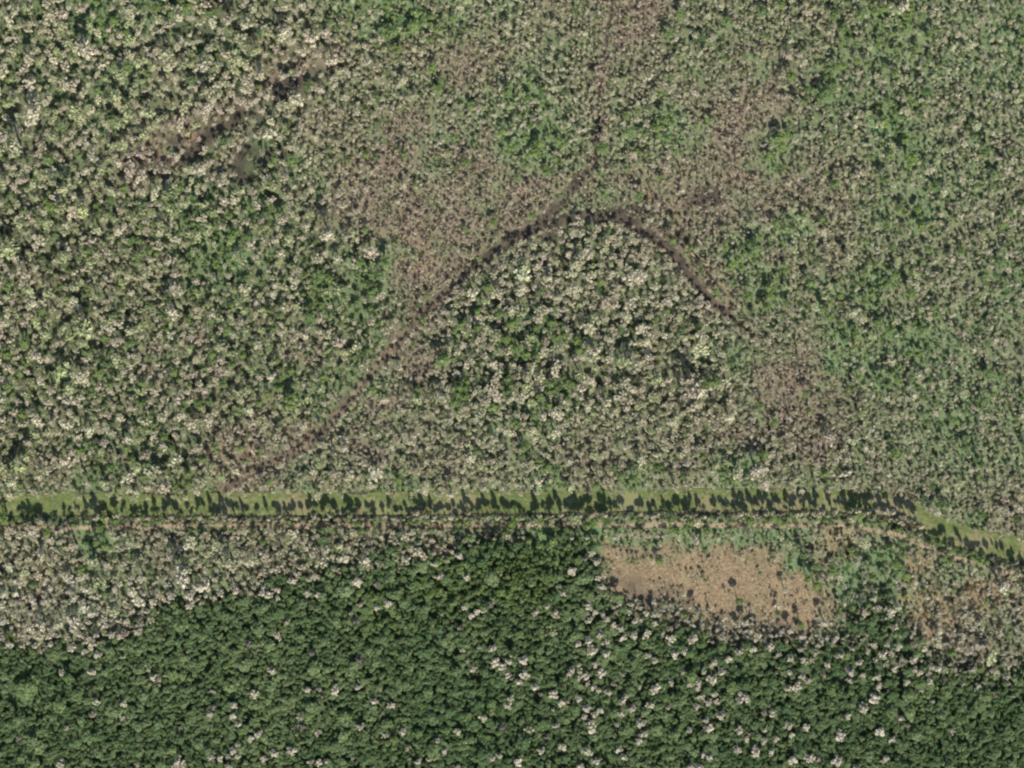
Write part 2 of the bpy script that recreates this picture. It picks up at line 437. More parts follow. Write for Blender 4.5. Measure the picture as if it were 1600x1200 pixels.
def crown_geo(seed, n, lobes, lobe_r, size, asp, jit, zc=2.1, zr=0.85, low=-0.35, fill=0.25, up=0.0):
    r = np.random.default_rng(seed)
    L = []
    for k in range(lobes):
        ang = 2 * math.pi * (k + r.random() * 0.7) / lobes
        rad = (0.2 + 0.65 * r.random()) if k else 0.1
        hgt = zc + zr * (0.55 - 0.75 * rad + 0.35 * (r.random() - 0.5))
        L.append((np.array([rad * math.cos(ang), rad * math.sin(ang), hgt]), lobe_r * (0.75 + 0.5 * r.random())))
    vv, ff = [], []
    for i in range(n):
        c0, lr = L[i % lobes]
        d = r.normal(size=3); d /= np.linalg.norm(d)
        if d[2] < low: d[2] = -d[2]
        rr = lr * (1.0 if r.random() > fill else 0.4 + 0.6 * r.random())
        p = c0 + d * rr * np.array([1, 1, 0.85])
        nn = d * (1 - 0.4 * (up > 0)) + r.normal(size=3) * jit + np.array([0, 0, up])
        quad(vv, ff, p, nn, size * (0.6 + 0.8 * r.random()), asp, r)
    return vv, ff


def tube(vv, ff, p0, p1, r0, r1, n=5):
    p0, p1 = np.array(p0, float), np.array(p1, float)
    d = p1 - p0; d /= np.linalg.norm(d)
    a = np.cross(d, (0.3, 1, 0.2)); a /= np.linalg.norm(a); b2 = np.cross(d, a)
    k = len(vv)
    for p, r in ((p0, r0), (p1, r1)):
        for i in range(n):
            t = 2 * math.pi * i / n
            vv.append(tuple(p + (a * math.cos(t) + b2 * math.sin(t)) * r))
    for i in range(n):
        j = (i + 1) % n
        ff.append((k + i, k + j, k + n + j, k + n + i))
    ff.append(tuple(k + n + i for i in range(n)))


def trunk_geo(seed, limbs, r0=0.11, top=2.3, spread=0.7):
    r = np.random.default_rng(seed + 500)
    vv, ff = [], []
    a = np.array([0, 0, -0.05]); bx, by = (r.random(2) - 0.5) * 0.12
    m = np.array([bx, by, 1.2]); t = np.array([bx * 1.5, by * 1.5, top])
    tube(vv, ff, a, m, r0 * 1.5, r0 * 0.85, 6); tube(vv, ff, m, t, r0 * 0.85, r0 * 0.35, 6)
    for k in range(limbs):
        ang = 2 * math.pi * (k + r.random() * .6) / limbs
        h = 1.15 + 0.9 * r.random()
        s = m + (t - m) * (h - 1.2) / (top - 1.2) if h > 1.2 else m
        e = s + np.array([math.cos(ang) * spread, math.sin(ang) * spread, 0.35 + 0.4 * r.random()])
        tube(vv, ff, s, e, r0 * 0.45, r0 * 0.12, 4)
    return vv, ff


PALE_KW = dict(lobes=7, lobe_r=0.36, size=0.078, asp=2.5, jit=0.75, zc=2.1, zr=0.8, fill=0.4)
DARK_KW = dict(lobes=9, lobe_r=0.40, size=0.13, asp=1.3, jit=0.45, up=0.6, zc=2.1, zr=0.8)


def proto(name, seed, n, kw, leaf, limbs=3):
    cv, cf = crown_geo(seed, n, **kw)
    tv, tf = trunk_geo(seed, limbs)
    faces = cf + [tuple(i + len(cv) for i in f) for f in tf]
    return mesh_obj(name, cv + tv, faces, [leaf, M_BARK], link=False, mat_idx=[0] * len(cf) + [1] * len(tf))


def tuft(name, seed, n, mat, spread=1.0, hgt=0.9, w=0.16, lean=0.7):
    """A clump of undergrowth: leaning blades and leaf faces that leave one root."""
    r = np.random.default_rng(seed)
    vv, ff = [], []
    for i in range(n):
        ang = r.random() * 2 * math.pi; rad = math.sqrt(r.random()) * spread
        base = np.array([math.cos(ang), math.sin(ang), 0]) * rad * 0.6
        out = np.array([math.cos(ang), math.sin(ang), 0]) * lean * (0.4 + r.random())
        tip = base + out * spread * 0.55 + np.array([0, 0, hgt * (0.5 + 0.7 * r.random())])
        side = np.cross(tip - base, (0, 0, 1.0)) + r.normal(size=3) * 0.1
        side /= np.linalg.norm(side) + 1e-9
        k = len(vv)
        mid = base * 0.45 + tip * 0.55 + np.array([0, 0, 0.10])
        vv += [tuple(base), tuple(mid + side * w), tuple(tip), tuple(mid - side * w)]
        ff.append((k, k + 1, k + 2, k + 3))
    return mesh_obj(name, vv, ff, mat, link=False)


P_PALE = [proto('pale_tree_model', 10 + k, 175, PALE_KW, M_TWIG) for k in range(9)]
BANK_KW = dict(PALE_KW, zc=1.75, zr=1.6, lobe_r=0.45, lobes=10, size=0.15, fill=0.4)
P_BANK = [proto('bank_tree_model', 210 + k, 230, BANK_KW, M_TWIG) for k in range(4)]
P_DARK = [proto('green_tree_model', 30 + k, 230, DARK_KW, M_LEAF) for k in range(6)]
P_TUFT = [tuft('tuft_model', 60 + k, 26, M_TUFT) for k in range(5)]
P_REED = [tuft('reed_model', 80 + k, 22, M_TUFT, spread=0.8, hgt=1.1, w=0.07, lean=0.5) for k in range(4)]
P_WEED = [tuft('weed_model', 90 + k, 30, M_TUFT, spread=1.1, hgt=0.12, w=0.2, lean=0.9) for k in range(3)]


def scatter(name, pts, rot, scl, tint, idx, protos, label, cat=None):
    """One mass of plants nobody could count: points that carry a plant each."""
    me = bpy.data.meshes.new(name)
    n = len(pts)
    me.vertices.add(n)
    me.vertices.foreach_set('co', np.asarray(pts, np.float32).ravel())
    for nm, ty, arr in (('turn', 'FLOAT_VECTOR', rot), ('size', 'FLOAT_VECTOR', scl)):
        at_ = me.attributes.new(nm, ty, 'POINT'); at_.data.foreach_set('vector', np.asarray(arr, np.float32).ravel())
    at_ = me.attributes.new('tint', 'FLOAT_COLOR', 'POINT')
    at_.data.foreach_set('color', np.concatenate([np.asarray(tint, np.float32), np.ones((n, 1), np.float32)], 1).ravel())
    at_ = me.attributes.new('pick', 'INT', 'POINT'); at_.data.foreach_set('value', np.asarray(idx, np.int32))
    o = bpy.data.objects.new(name, me)
    COL.objects.link(o)
    ng = bpy.data.node_groups.new(name, 'GeometryNodeTree')
    ng.interface.new_socket('Geometry', in_out='INPUT', socket_type='NodeSocketGeometry')
    ng.interface.new_socket('Geometry', in_out='OUTPUT', socket_type='NodeSocketGeometry')
    gi, go = ng.nodes.new('NodeGroupInput'), ng.nodes.new('NodeGroupOutput')
    iop = ng.nodes.new('GeometryNodeInstanceOnPoints')
    jn = ng.nodes.new('GeometryNodeJoinGeometry')
    for p in protos:
        oi = ng.nodes.new('GeometryNodeObjectInfo'); oi.inputs['Object'].default_value = p; oi.inputs['As Instance'].default_value = True
        ng.links.new(oi.outputs['Geometry'], jn.inputs[0])
    def named(nm, ty):
        q = ng.nodes.new('GeometryNodeInputNamedAttribute'); q.data_type = ty; q.inputs['Name'].default_value = nm
        return q.outputs['Attribute']
    ng.links.new(gi.outputs[0], iop.inputs['Points']); ng.links.new(jn.outputs[0], iop.inputs['Instance'])
    iop.inputs['Pick Instance'].default_value = True
    ng.links.new(named('pick', 'INT'), iop.inputs['Instance Index'])
    e2r = ng.nodes.new('FunctionNodeEulerToRotation')
    ng.links.new(named('turn', 'FLOAT_VECTOR'), e2r.inputs[0]); ng.links.new(e2r.outputs[0], iop.inputs['Rotation'])
    ng.links.new(named('size', 'FLOAT_VECTOR'), iop.inputs['Scale'])
    ng.links.new(iop.outputs[0], go.inputs[0])
    md = o.modifiers.new('plants', 'NODES'); md.node_group = ng
    tag(o, label, cat, kind='stuff')
    return o


def pale_tint(u, v, r):
    """Bare twig colour: beige, greenish or pinkish grey, chalkier in the lower right."""
    n = len(u)
    b0, g0, p0, w0 = np.array([.43, .39, .275]), np.array([.345, .39, .20]), np.array([.42, .345, .27]), np.array([.54, .50, .39])
    k = np.clip(at(n3, u, v) * 0.8 + r.normal(size=n) * 0.35 + 0.35 - at(brown, u, v) * 0.5, 0, 1)[:, None]
    q = np.clip(r.normal(size=n) * 0.3 + 0.12 + 0.25 * at(brown, u, v), 0, 1)[:, None]
    c = b0 * (1 - k) + g0 * k
    c = c * (1 - q) + p0 * q
    wgt = np.clip(r.normal(size=n) * 0.35 + 0.10 + 0.45 * (np.asarray(v) > 900), 0, np.where(np.asarray(v) > 900, 1.0, 0.4))[:, None]
    c = c * (1 - wgt) + w0 * wgt
    leafy = (r.random(n) < 0.07 + 0.30 * at(np.maximum(zD, 0.5 * zA) - 0.2 * zG, u, v) * (1 - at(brown, u, v)) + 0.2 * at(bright, u, v)) & (np.asarray(v) < 800)
    c[leafy] = c[leafy] * 0.45 + np.array([.25, .315, .115]) * 0.55
    return c * (0.74 + 0.34 * r.random((n, 1)))


def dark_tint(u, v, r, br):
    n = len(u)
    d0, d1, b0 = np.array([.128, .205, .092]), np.array([.225, .292, .140]), np.array([.230, .310, .105])
    k = np.clip(0.42 + at(n2, u, v) * 0.9 + at(n4, u, v) * 0.5 + r.normal(size=n) * 0.35, 0, 1)[:, None]
    c = d0 * (1 - k) + d1 * k
    q = np.clip(br + r.normal(size=n) * 0.2, 0, 1)[:, None]
    return c * (1 - q) + b0 * q


# ------------------------------------------------------------------ trees that stand out one by one
def conv(x0, y0, k, lst):
    return [(x0 + a[0] / k, y0 + a[1] / k, a[2] if len(a) > 2 else '') for a in lst]


SW = conv(140, 800, 3, [(45, 665), (20, 745), (40, 885), (165, 895), (15, 945), (305, 768), (335, 805, 's'), (580, 840), (775, 845, 'b'), (685, 895), (680, 945), (705, 990), (755, 1015, 's'), (800, 1035), (760, 1050), (860, 738), (1050, 655, 'g'), (750, 615, 'g'),
    (1030, 825), (1078, 825), (1155, 830, 'b'), (1260, 815), (1265, 690, 'g'), (975, 1040, 's'), (1000, 1000, 'g'), (1272, 1000), (955, 1110, 'b'), (870, 1125), (820, 1145), (735, 1165), (680, 1110), (650, 1135), (615, 1145), (705, 1085), (655, 1185), (700, 1135),
    (1080, 1165), (1115, 1160), (1250, 510, 'g'), (575, 940), (590, 905, 'g'), (475, 435), (405, 405, 's'), (460, 320), (520, 350, 'b'), (590, 310), (955, 320), (890, 360), (885, 400), (845, 385), (820, 352), (690, 370), (685, 345), (1025, 375), (1070, 385),
    (1265, 320, 'b'), (1190, 215, 'b'), (1110, 180, 'b'), (150, 575), (235, 555)])
SC_ = conv(580, 800, 3, [(15, 880), (97, 900), (50, 940, 's'), (355, 945, 's'), (425, 645), (508, 630, 's'), (568, 635), (478, 727), (525, 962), (655, 865), (440, 440), (495, 460), (470, 480), (560, 425, 'g'), (413, 535, 'g'), (325, 300), (445, 300), (300, 240),
    (245, 210), (415, 200, 'b'), (25, 335, 'g'), (80, 425), (30, 445), (585, 697, 'b'), (645, 695), (612, 720), (715, 690, 'b'), (640, 760), (655, 778, 's'), (715, 757, 'b'), (690, 790), (765, 815), (795, 845, 's'), (855, 845, 'b'), (890, 885), (920, 885, 's'), (975, 868),
    (850, 915, 's'), (865, 993), (820, 1045, 'g'), (615, 1000, 'g'), (795, 1113), (900, 1090, 'b'), (563, 1150), (600, 1133), (685, 1160, 'b'), (345, 1113), (445, 1070), (410, 1020), (310, 1068), (150, 1025), (60, 1045), (175, 1100), (180, 1150, 's'), (222, 1163),
    (410, 1185, 's'), (1010, 1113, 'b'), (1048, 1160), (980, 1185), (1160, 1105), (1180, 1140), (1250, 1065), (1270, 1035), (1260, 985, 'b'), (1305, 900), (1220, 915), (1165, 940), (1193, 855), (1175, 880), (1255, 815), (1135, 797), (1110, 840), (1068, 830),
    (1040, 815), (1015, 797), (1075, 745, 'b'), (1050, 710), (1005, 765), (970, 770), (940, 735), (970, 715, 's'), (930, 755), (978, 742, 's'), (1035, 640, 'b'), (1100, 660, 'b'), (1020, 595), (970, 612), (1080, 610, 's'), (1105, 600), (1070, 570), (1180, 585),
    (1230, 575), (1165, 540), (1135, 525), (1105, 495), (1085, 480), (1020, 507), (1045, 465), (1015, 440), (1012, 475, 's'), (1010, 915, 'b'), (1045, 945), (1030, 1005, 'b'), (1000, 950), (1075, 920), (1025, 980), (825, 440), (860, 470), (875, 490, 's'),
    (770, 465), (895, 380), (935, 270, 'b'), (1065, 305), (1080, 345), (1030, 190), (1055, 230), (1000, 215, 'g'), (1235, 505), (1290, 470), (1140, 465), (1205, 465)])
SE = conv(1020, 800, 3, [(100, 660, 'b'), (145, 650), (185, 590, 'b'), (10, 690), (8, 515), (137, 740), (235, 740), (275, 775, 'b'), (210, 790), (170, 803), (205, 820), (10, 820, 'b'), (225, 860), (280, 848), (290, 880), (255, 887), (205, 903), (315, 948, 'b'),
    (245, 970), (365, 975), (255, 1012, 'b'), (170, 1018), (400, 1020, 'b'), (435, 1065), (520, 1015), (570, 1055), (520, 1060), (510, 1080, 's'), (475, 1115, 'b'), (550, 1115), (235, 1128), (260, 1143), (390, 1105), (515, 935), (555, 940), (630, 995, 'b'),
    (710, 1000), (645, 1035), (650, 1150, 'b'), (725, 1145, 'b'), (770, 1155), (855, 1160, 'b'), (870, 1038, 'b'), (905, 948), (980, 912, 'b'), (1025, 870, 'b'), (1150, 958), (1060, 1020, 'b'), (1115, 1060), (695, 765), (670, 810, 'b'), (630, 825), (720, 785),
    (810, 710), (740, 690), (700, 685), (640, 680), (905, 725), (975, 757), (1045, 770), (1120, 730), (1180, 790), (1215, 685), (1285, 750), (1300, 720), (1290, 785), (1255, 830), (1160, 680), (1140, 625), (1265, 630), (1000, 570, 's'), (955, 575, 's'),
    (945, 510, 's'), (890, 500, 's'), (920, 745), (915, 785), (960, 700), (880, 665), (850, 605, 's'), (820, 590, 's'), (770, 575, 's'), (720, 605, 's'), (690, 580), (640, 550), (620, 600, 's'), (545, 625), (525, 605, 's'), (480, 600, 's'), (465, 635), (415, 635, 's'),
    (395, 650), (350, 680), (290, 695), (325, 585), (300, 550, 's'), (335, 500, 's'), (380, 515, 's'), (430, 515), (460, 525, 's'), (405, 550, 's'), (490, 570), (215, 1185), (175, 1185), (950, 1195), (1090, 1145), (405, 875), (320, 740), (430, 845, 's'), (1220, 735), (1240, 745)])
BANK = conv(140, 740, 7.27, [(100, 490), (320, 480), (950, 490), (1270, 490, 's'), (1410, 480, 's'), (1540, 475, 's')]) + conv(360, 740, 7.27, [(960, 480), (1140, 465), (1370, 470)]) + \
    conv(580, 740, 7.27, [(510, 440), (610, 465, 's'), (1110, 440, 's'), (1330, 490), (1450, 480)]) + conv(800, 740, 7.27, [(310, 470), (555, 455), (770, 470), (930, 450), (1060, 460)]) + \
    conv(1020, 740, 7.27, [(320, 470, 's'), (990, 445), (1060, 440), (1150, 450), (1275, 440), (1340, 430), (1580, 450)]) + \
    conv(1240, 740, 7.27, [(60, 450), (130, 425), (210, 440), (310, 430), (450, 420), (620, 420), (715, 415), (780, 440, 's'), (845, 430), (920, 410), (885, 465), (1015, 425), (1100, 430), (1230, 475), (1290, 515), (1350, 530), (1420, 585)])
BOX = conv(690, 480, 8, [(480, 1130), (400, 1030), (260, 470), (1390, 600, 'b'), (1240, 1010, 'b'), (1130, 940), (1420, 840, 'b'), (1060, 810), (1020, 1100, 'b'), (680, 960), (690, 1110, 'b'), (390, 150), (180, 820), (90, 1030)]) + \
    conv(580, 400, 3, [(545, 650), (515, 665), (640, 750), (725, 750), (830, 690), (905, 680), (880, 745, 'b'), (770, 150, 'b'), (850, 180, 'b'), (700, 185), (865, 115), (810, 70), (430, 420), (500, 440), (845, 470, 'b'), (680, 235), (960, 190)])

cand = [(u, v, f, 'forest') for u, v, f in SW + SC_ + SE] + [(u, v, f, 'bank') for u, v, f in BANK] + [(u, v, f, 'box') for u, v, f in BOX]
size_of = {'s': 2.1, '': 2.85, 'b': 3.9, 'g': 2.8}
r_ind = np.random.default_rng(5)
inds = []
for u, v, f, z in cand:
    r = size_of[f] * (0.9 + 0.25 * r_ind.random())
    if z == 'bank': r = min(r * 0.8, 2.4)
    inds.append([u, v, r, f, z])
inds.sort(key=lambda q: -(q[2] + (3 if q[4] != 'forest' else 0) + (1 if q[3] == 'g' else 0)))
spare, inds = inds[298:], inds[:298]

GREENS = conv(690, 480, 8, [(800, 380, 'y'), (860, 480), (760, 500), (940, 520), (1060, 600), (880, 210, 'y'), (1180, 270), (1400, 200, 'y'), (1440, 380), (250, 220), (310, 930, 'y'), (200, 1080), (290, 1120), (230, 1000), (840, 890), (860, 980), (820, 1060), (1360, 960), (1420, 1030), (1330, 1060), (1550, 960), (1220, 1110), (1200, 620), (450, 60, 'y'), (1520, 880)]) + \
    conv(580, 400, 3, [(840, 315), (655, 320, 'y'), (630, 390, 'y'), (960, 400, 'y'), (975, 440), (905, 375), (545, 150), (440, 620), (395, 690), (880, 610), (935, 600), (830, 700), (760, 750), (790, 170), (400, 420), (500, 340), (945, 850, 's'), (870, 1005), (720, 890)]) + \
    conv(140, 400, 3, [(560, 30), (900, 280), (650, 350), (870, 345), (680, 510), (110, 600), (520, 690), (560, 680), (250, 690), (360, 850), (390, 900), (190, 900), (110, 990), (470, 1020), (410, 1080), (370, 200), (1100, 570, 'y'), (900, 620, 'y'), (840, 650, 'y')]) + \
    conv(140, 0, 3, [(40, 20, 'y'), (60, 100), (110, 570, 'y'), (190, 325), (110, 940), (170, 890), (890, 1010), (660, 1020, 'y'), (700, 1090), (830, 1000), (570, 70), (610, 60), (50, 430)]) + \
    conv(1020, 0, 3, [(880, 145), (910, 190), (1000, 310), (1020, 740), (980, 890), (1080, 850), (860, 320, 'y'), (50, 570), (640, 370, 'y'), (90, 1130, 'y')]) + \
    conv(1020, 400, 3, [(820, 290), (730, 130, 'y'), (920, 330), (870, 190), (360, 500), (260, 600), (290, 590), (210, 620), (500, 700), (230, 940), (790, 250), (1090, 600), (1100, 350), (1200, 180, 'y'), (20, 990)]) + \
    conv(1020, 800, 3, [(130, 275, 's'), (235, 235, 's'), (565, 240, 's'), (240, 175), (400, 415), (500, 285, 's'), (690, 525), (930, 440), (1000, 430), (1020, 300), (1100, 330), (720, 310, 'y'), (760, 340, 'y'), (700, 200), (760, 250), (1130, 240, 'y')]) + \
    conv(580, 800, 3, [(740, 130, 'y'), (790, 150, 'y'), (850, 130, 'y'), (660, 50, 'y'), (1010, 60, 'y'), (830, 300), (610, 370), (800, 300), (110, 1055, 'y')]) + conv(140, 800, 3, [(40, 140, 'y'), (80, 155, 'y'), (400, 430), (130, 40), (60, 70)])
gre = [[u, v, {'y': 3.2, '': 3.1, 's': 1.2}[f] * (0.85 + 0.3 * r_ind.random()), f, 'stand'] for u, v, f in GREENS]

# occupancy of the land at half a metre
ores = 0.5
ox0, oy0 = float(wx(U0)), float(wy(V1))
onx, ony = int((U1 - U0) * S / ores), int((V1 - V0) * S / ores)
occ = np.zeros((ony, onx), bool)
_disc = {}


def stamp(x, y, rad):
    k = max(1, int(round(rad / ores)))
    if k not in _disc:
        q = np.arange(-k, k + 1)
        _disc[k] = (q[:, None] ** 2 + q[None] ** 2) <= (k + 0.3) ** 2
    d = _disc[k]
    i, j = int((x - ox0) / ores), int((y - oy0) / ores)
    a, b_, c, e = max(0, j - k), min(ony, j + k + 1), max(0, i - k), min(onx, i + k + 1)
    if b_ > a and e > c:
        occ[a:b_, c:e] |= d[a - j + k:b_ - j + k, c - i + k:e - i + k]


for q in inds + gre:
    stamp(float(wx(q[0])), float(wy(q[1])), q[2] * (1.4 if q[4] == 'stand' else 1.05))

# fill: pale trees, green trees, dense green canopy
rr = np.random.default_rng(99)
NC = 330000
cu = U0 + rr.random(NC) * (U1 - U0); cv_ = V0 + rr.random(NC) * (V1 - V0)
pp, pg, pd = at(pale, cu, cv_), at(green, cu, cv_), at(dk, cu, cv_)
roll = rr.random(NC)
kind = np.where(roll < pd, 2, np.where(roll < pd + pg, 1, np.where(roll < pd + pg + pp, 0, -1)))
rad = np.where(kind == 0, at(rp, cu, cv_), np.where(kind == 1, 1.9, np.where(kind == 2, 1.85, at(rp, cu, cv_)))) * np.exp(rr.normal(size=NC) * 0.38)
bw = lambda u: 0.26 + 0.74 * max(math.exp(-((u - c) / w) ** 2) for c, w in ((200, 50), (300, 30), (390, 34), (455, 45), (545, 30), (640, 30), (720, 34), (960, 40), (1010, 24), (1070, 16), (1300, 34), (1370, 44), (880, 14)))
spare += [[140 + 1300 * t, 0, 1.4 + 0.9 * t2, '', 'bank'] for t, t2, t3 in rr.random((760, 3)) if t3 < bw(140 + 1300 * t)]
spare += [[140 + 1300 * t, 840 if t < .62 else 834 + 8 * t2, 1.6 + 1.0 * t2, '', 'edge'] for t, t2 in rr.random((130, 2))]
for q in spare:
    if q[1] == 0: q[1] = float(np.interp(q[0], [p[0] for p in CANAL], [p[1] for p in CANAL])) + 19.5 + 5 * float(rr.random())
for k in range(150):
    t_ = rr.random() * (len(TRAIL_W) - 13) + 12; a0 = int(t_); f_ = t_ - a0
    a1 = min(a0 + 1, len(TRAIL_W) - 1)
    spare.append([TRAIL_W[a0][0] * (1 - f_) + TRAIL_W[a1][0] * f_ + 7 + 3 * rr.random(), TRAIL_W[a0][1] * (1 - f_) + TRAIL_W[a1][1] * f_ + 5 + 3 * rr.random(), 1.7 + 0.8 * rr.random(), '', 'edge'])
for k in range(110):
    t_ = rr.random() * (len(TRAIL_E) - 1); a0 = int(t_); f_ = t_ - a0; a1 = a0 + 1
    spare.append([TRAIL_E[a0][0] * (1 - f_) + TRAIL_E[a1][0] * f_ - 4 * (t_ > 5), TRAIL_E[a0][1] * (1 - f_) + TRAIL_E[a1][1] * f_ + 9 + 4 * rr.random(), 1.8 + 0.8 * rr.random(), '', 'edge'])
ns = len(spare)
cu[:ns] = [q[0] for q in spare]; cv_[:ns] = [q[1] for q in spare]; kind[:ns] = 0; rad[:ns] = [q[2] for q in spare]
cxs, cys = wx(cu), wy(cv_)
keep = []
SPC = {0: 1.40, 1: 1.35, 2: 1.12, -1: 0.75}
for i in range(NC):
    k = kind[i]
    a_, b_ = int((cys[i] - oy0) / ores), int((cxs[i] - ox0) / ores)
    if a_ >= ony or b_ >= onx or occ[a_, b_]:
        continue
    stamp(cxs[i], cys[i], rad[i] * SPC[k])
    if k >= 0:
        keep.append(i)
keep = np.array(keep)
print('fill trees', len(keep), [(kind[keep] == k).sum() for k in (0, 1, 2)])


def pale_h(r, r_): return (2.6 * r + 1.3) * (0.7 + 0.75 * r_)


def scatter_trees(name, sel, protos, tint, hfun, label):
    n = len(sel)
    r = rr.random(n)
    ra = rad[sel]
    h = hfun(ra, r)
    if name == 'pale_woodland':
        h = np.where(at(dark, cu[sel], cv_[sel]) > 0.4, 7.0 + 1.2 * ra + 2 * r, h)
    pts = np.stack([cxs[sel], cys[sel], np.zeros(n)], -1)
    rot = np.stack([rr.normal(size=n) * 0.04, rr.normal(size=n) * 0.04, rr.random(n) * 6.283], -1)
    return scatter(name, pts, rot, np.stack([ra * (0.8 + 0.4 * rr.random(n)), ra * (0.8 + 0.4 * rr.random(n)), h / 3.0], -1), tint, rr.integers(0, len(protos), n), protos, label)


s0 = keep[kind[keep] == 0]; nearc = (at(seg_dist(GU, GV, CANAL), cu[s0], cv_[s0]) < 27) & (at(south, cu[s0], cv_[s0])); sb, s0 = s0[nearc], s0[~nearc]; s1 = keep[kind[keep] == 1]; s2 = keep[kind[keep] == 2]
scatter_trees('pale_woodland', s0, P_PALE, pale_tint(cu[s0], cv_[s0], rr), pale_h, 'mass of small pale leafless trees covering the swamp')
scatter_trees('bank_woodland', sb, P_BANK, pale_tint(cu[sb], cv_[sb], rr) * (0.55 + 0.45 * rr.random((len(sb), 1))), lambda r, q: 7 + 8.5 * q, 'row of slender trees on the south canal bank')
scatter_trees('green_woodland', s1, P_DARK, dark_tint(cu[s1], cv_[s1], rr, 0.15 + 0.35 * at(bright, cu[s1], cv_[s1]) + 0.55 * (rr.random(len(s1)) < 0.65)), lambda r, q: 2.4 * r + 1.5 + 3.5 * q + 4.5 * q * at(zD, cu[s1], cv_[s1]), 'scattered small green trees mixed among the pale ones')
in_view = (cu[s2] > 4) & (cu[s2] < 1596) & (cv_[s2] < 1196)
order = np.argsort(np.where(in_view, -rad[s2], 0))[:165]
broad = [[float(cu[i]), float(cv_[i]), float(rad[i]), 'w', 'canopy'] for i in s2[order]]
s2 = np.delete(s2, order)
scatter_trees('dense_forest', s2, P_DARK, dark_tint(cu[s2], cv_[s2], rr, -0.05 + 0.4 * np.clip(at(n3, cu[s2], cv_[s2]), 0, 1) + 0.6 * at(blobs([(690, 910, 60), (800, 900, 60), (860, 860, 40), (600, 950, 40)], 50), cu[s2], cv_[s2])), lambda r, q: 6.0 + 0.9 * r + 2.2 * q + 5.0 * q * at(blobs([(760, 890, 110), (860, 870, 60)], 60), cu[s2], cv_[s2]), 'dense dark green forest canopy south of the canal')

# undergrowth tufts, marsh reeds, floating weed
NU = 75000
uu, uv = U0 + rr.random(NU) * (U1 - U0), V0 + rr.random(NU) * (V1 - V0)
ok = (at(dk, uu, uv) < 0.4) & (at(canal_d, uu, uv) > 1.0) & (at(clearing, uu, uv) < 0.4) & (at(mud, uu, uv) < 1.0 * rr.random(NU) + 0.15) & (at(track_d, uu, uv) > 3.0)
uu, uv = uu[ok], uv[ok]
n = len(uu)
gj = rr.normal(size=(2, n)) * 5
tc_ = np.clip(at(gcol, uu + gj[0], uv + gj[1]) * (0.95 + 0.5 * rr.random((n, 1))) * (1 + rr.normal(size=(n, 3)) * 0.06), 0.02, 0.6)
sz = 0.8 + 1.0 * rr.random(n) ** 2
scatter('undergrowth', np.stack([wx(uu), wy(uv), np.zeros(n)], -1), np.stack([np.zeros(n), np.zeros(n), rr.random(n) * 6.283], -1), np.stack([sz, sz, sz * (0.7 + 0.7 * rr.random(n))], -1), tc_, rr.integers(0, 5, n), P_TUFT, 'low shrubs and grass tufts between the trees')

NU = 110000
uu, uv = 900 + rr.random(NU) * 700, 830 + rr.random(NU) * 200
m_ = np.maximum(at(clearing, uu, uv), 0.6 * at(tan2, uu, uv))
ok = (rr.random(NU) < m_ * (1 - 0.75 * at(mud, uu, uv))) & (at(canal_d, uu, uv) > 1.0)
uu, uv = uu[ok], uv[ok]; n = len(uu)
tn = np.array([.335, .238, .155]) * (1 + 0.4 * at(n3, uu, uv)[:, None]) * (0.6 + 0.6 * rr.random((n, 1))) * (1 + rr.normal(size=(n, 3)) * 0.05)
gsel = rr.random(n) < 0.10 + 0.35 * np.clip(at(n3, uu, uv), 0, 1) + 0.2 * (uv < 872)
tn[gsel] = np.array([.13, .17, .06]) * (0.8 + 0.5 * rr.random((gsel.sum(), 1)))
sz = 0.22 + 0.42 * rr.random(n) ** 2 + 0.25 * (rr.random(n) < 0.06)
scatter('marsh_grass', np.stack([wx(uu), wy(uv), np.zeros(n)], -1), np.stack([rr.normal(size=n) * .1, rr.normal(size=n) * .1, rr.random(n) * 6.283], -1), np.stack([sz, sz, sz * 0.6], -1), np.clip(tn, 0, 1), rr.integers(0, 4, n), P_REED, 'dry tan marsh grass filling the clearing')

NU = 26000
uu = U0 + rr.random(NU) * (U1 - U0)
uv = np.interp(uu, [p[0] for p in CANAL], [p[1] for p in CANAL]) + (rr.random(NU) - 0.5) * 44
wmask = np.clip(0.5 * np.exp(-((uu - 780) / 60) ** 2) + 0.8 * np.exp(-((uu - 1060) / 30) ** 2) + 0.5 * (uu < 340) + 0.35 * np.exp(-((uu - 1290) / 30) ** 2) + at(n2, uu, uv) * 1.1 + 0.10 + 0.5 * (uv < np.interp(uu, [p[0] for p in CANAL], [p[1] for p in CANAL]) - 10), 0, 1)
ok = (rr.random(NU) < wmask) & (at(canal_d, uu, uv) < 0.5)
uu, uv = uu[ok], uv[ok]; n = len(uu)
wt = np.array([.20, .25, .095]) * (0.75 + 0.6 * rr.random((n, 1))) * (1 + rr.normal(size=(n, 3)) * 0.07)
sz = 0.6 + 0.7 * rr.random(n)
scatter('floating_weed', np.stack([wx(uu), wy(uv), np.full(n, -0.53)], -1), np.stack([np.zeros(n), np.zeros(n), rr.random(n) * 6.283], -1), np.stack([sz, sz, sz], -1), np.clip(wt, 0, 1), rr.integers(0, 3, n), P_WEED, 'green water weed floating in patches on the canal')

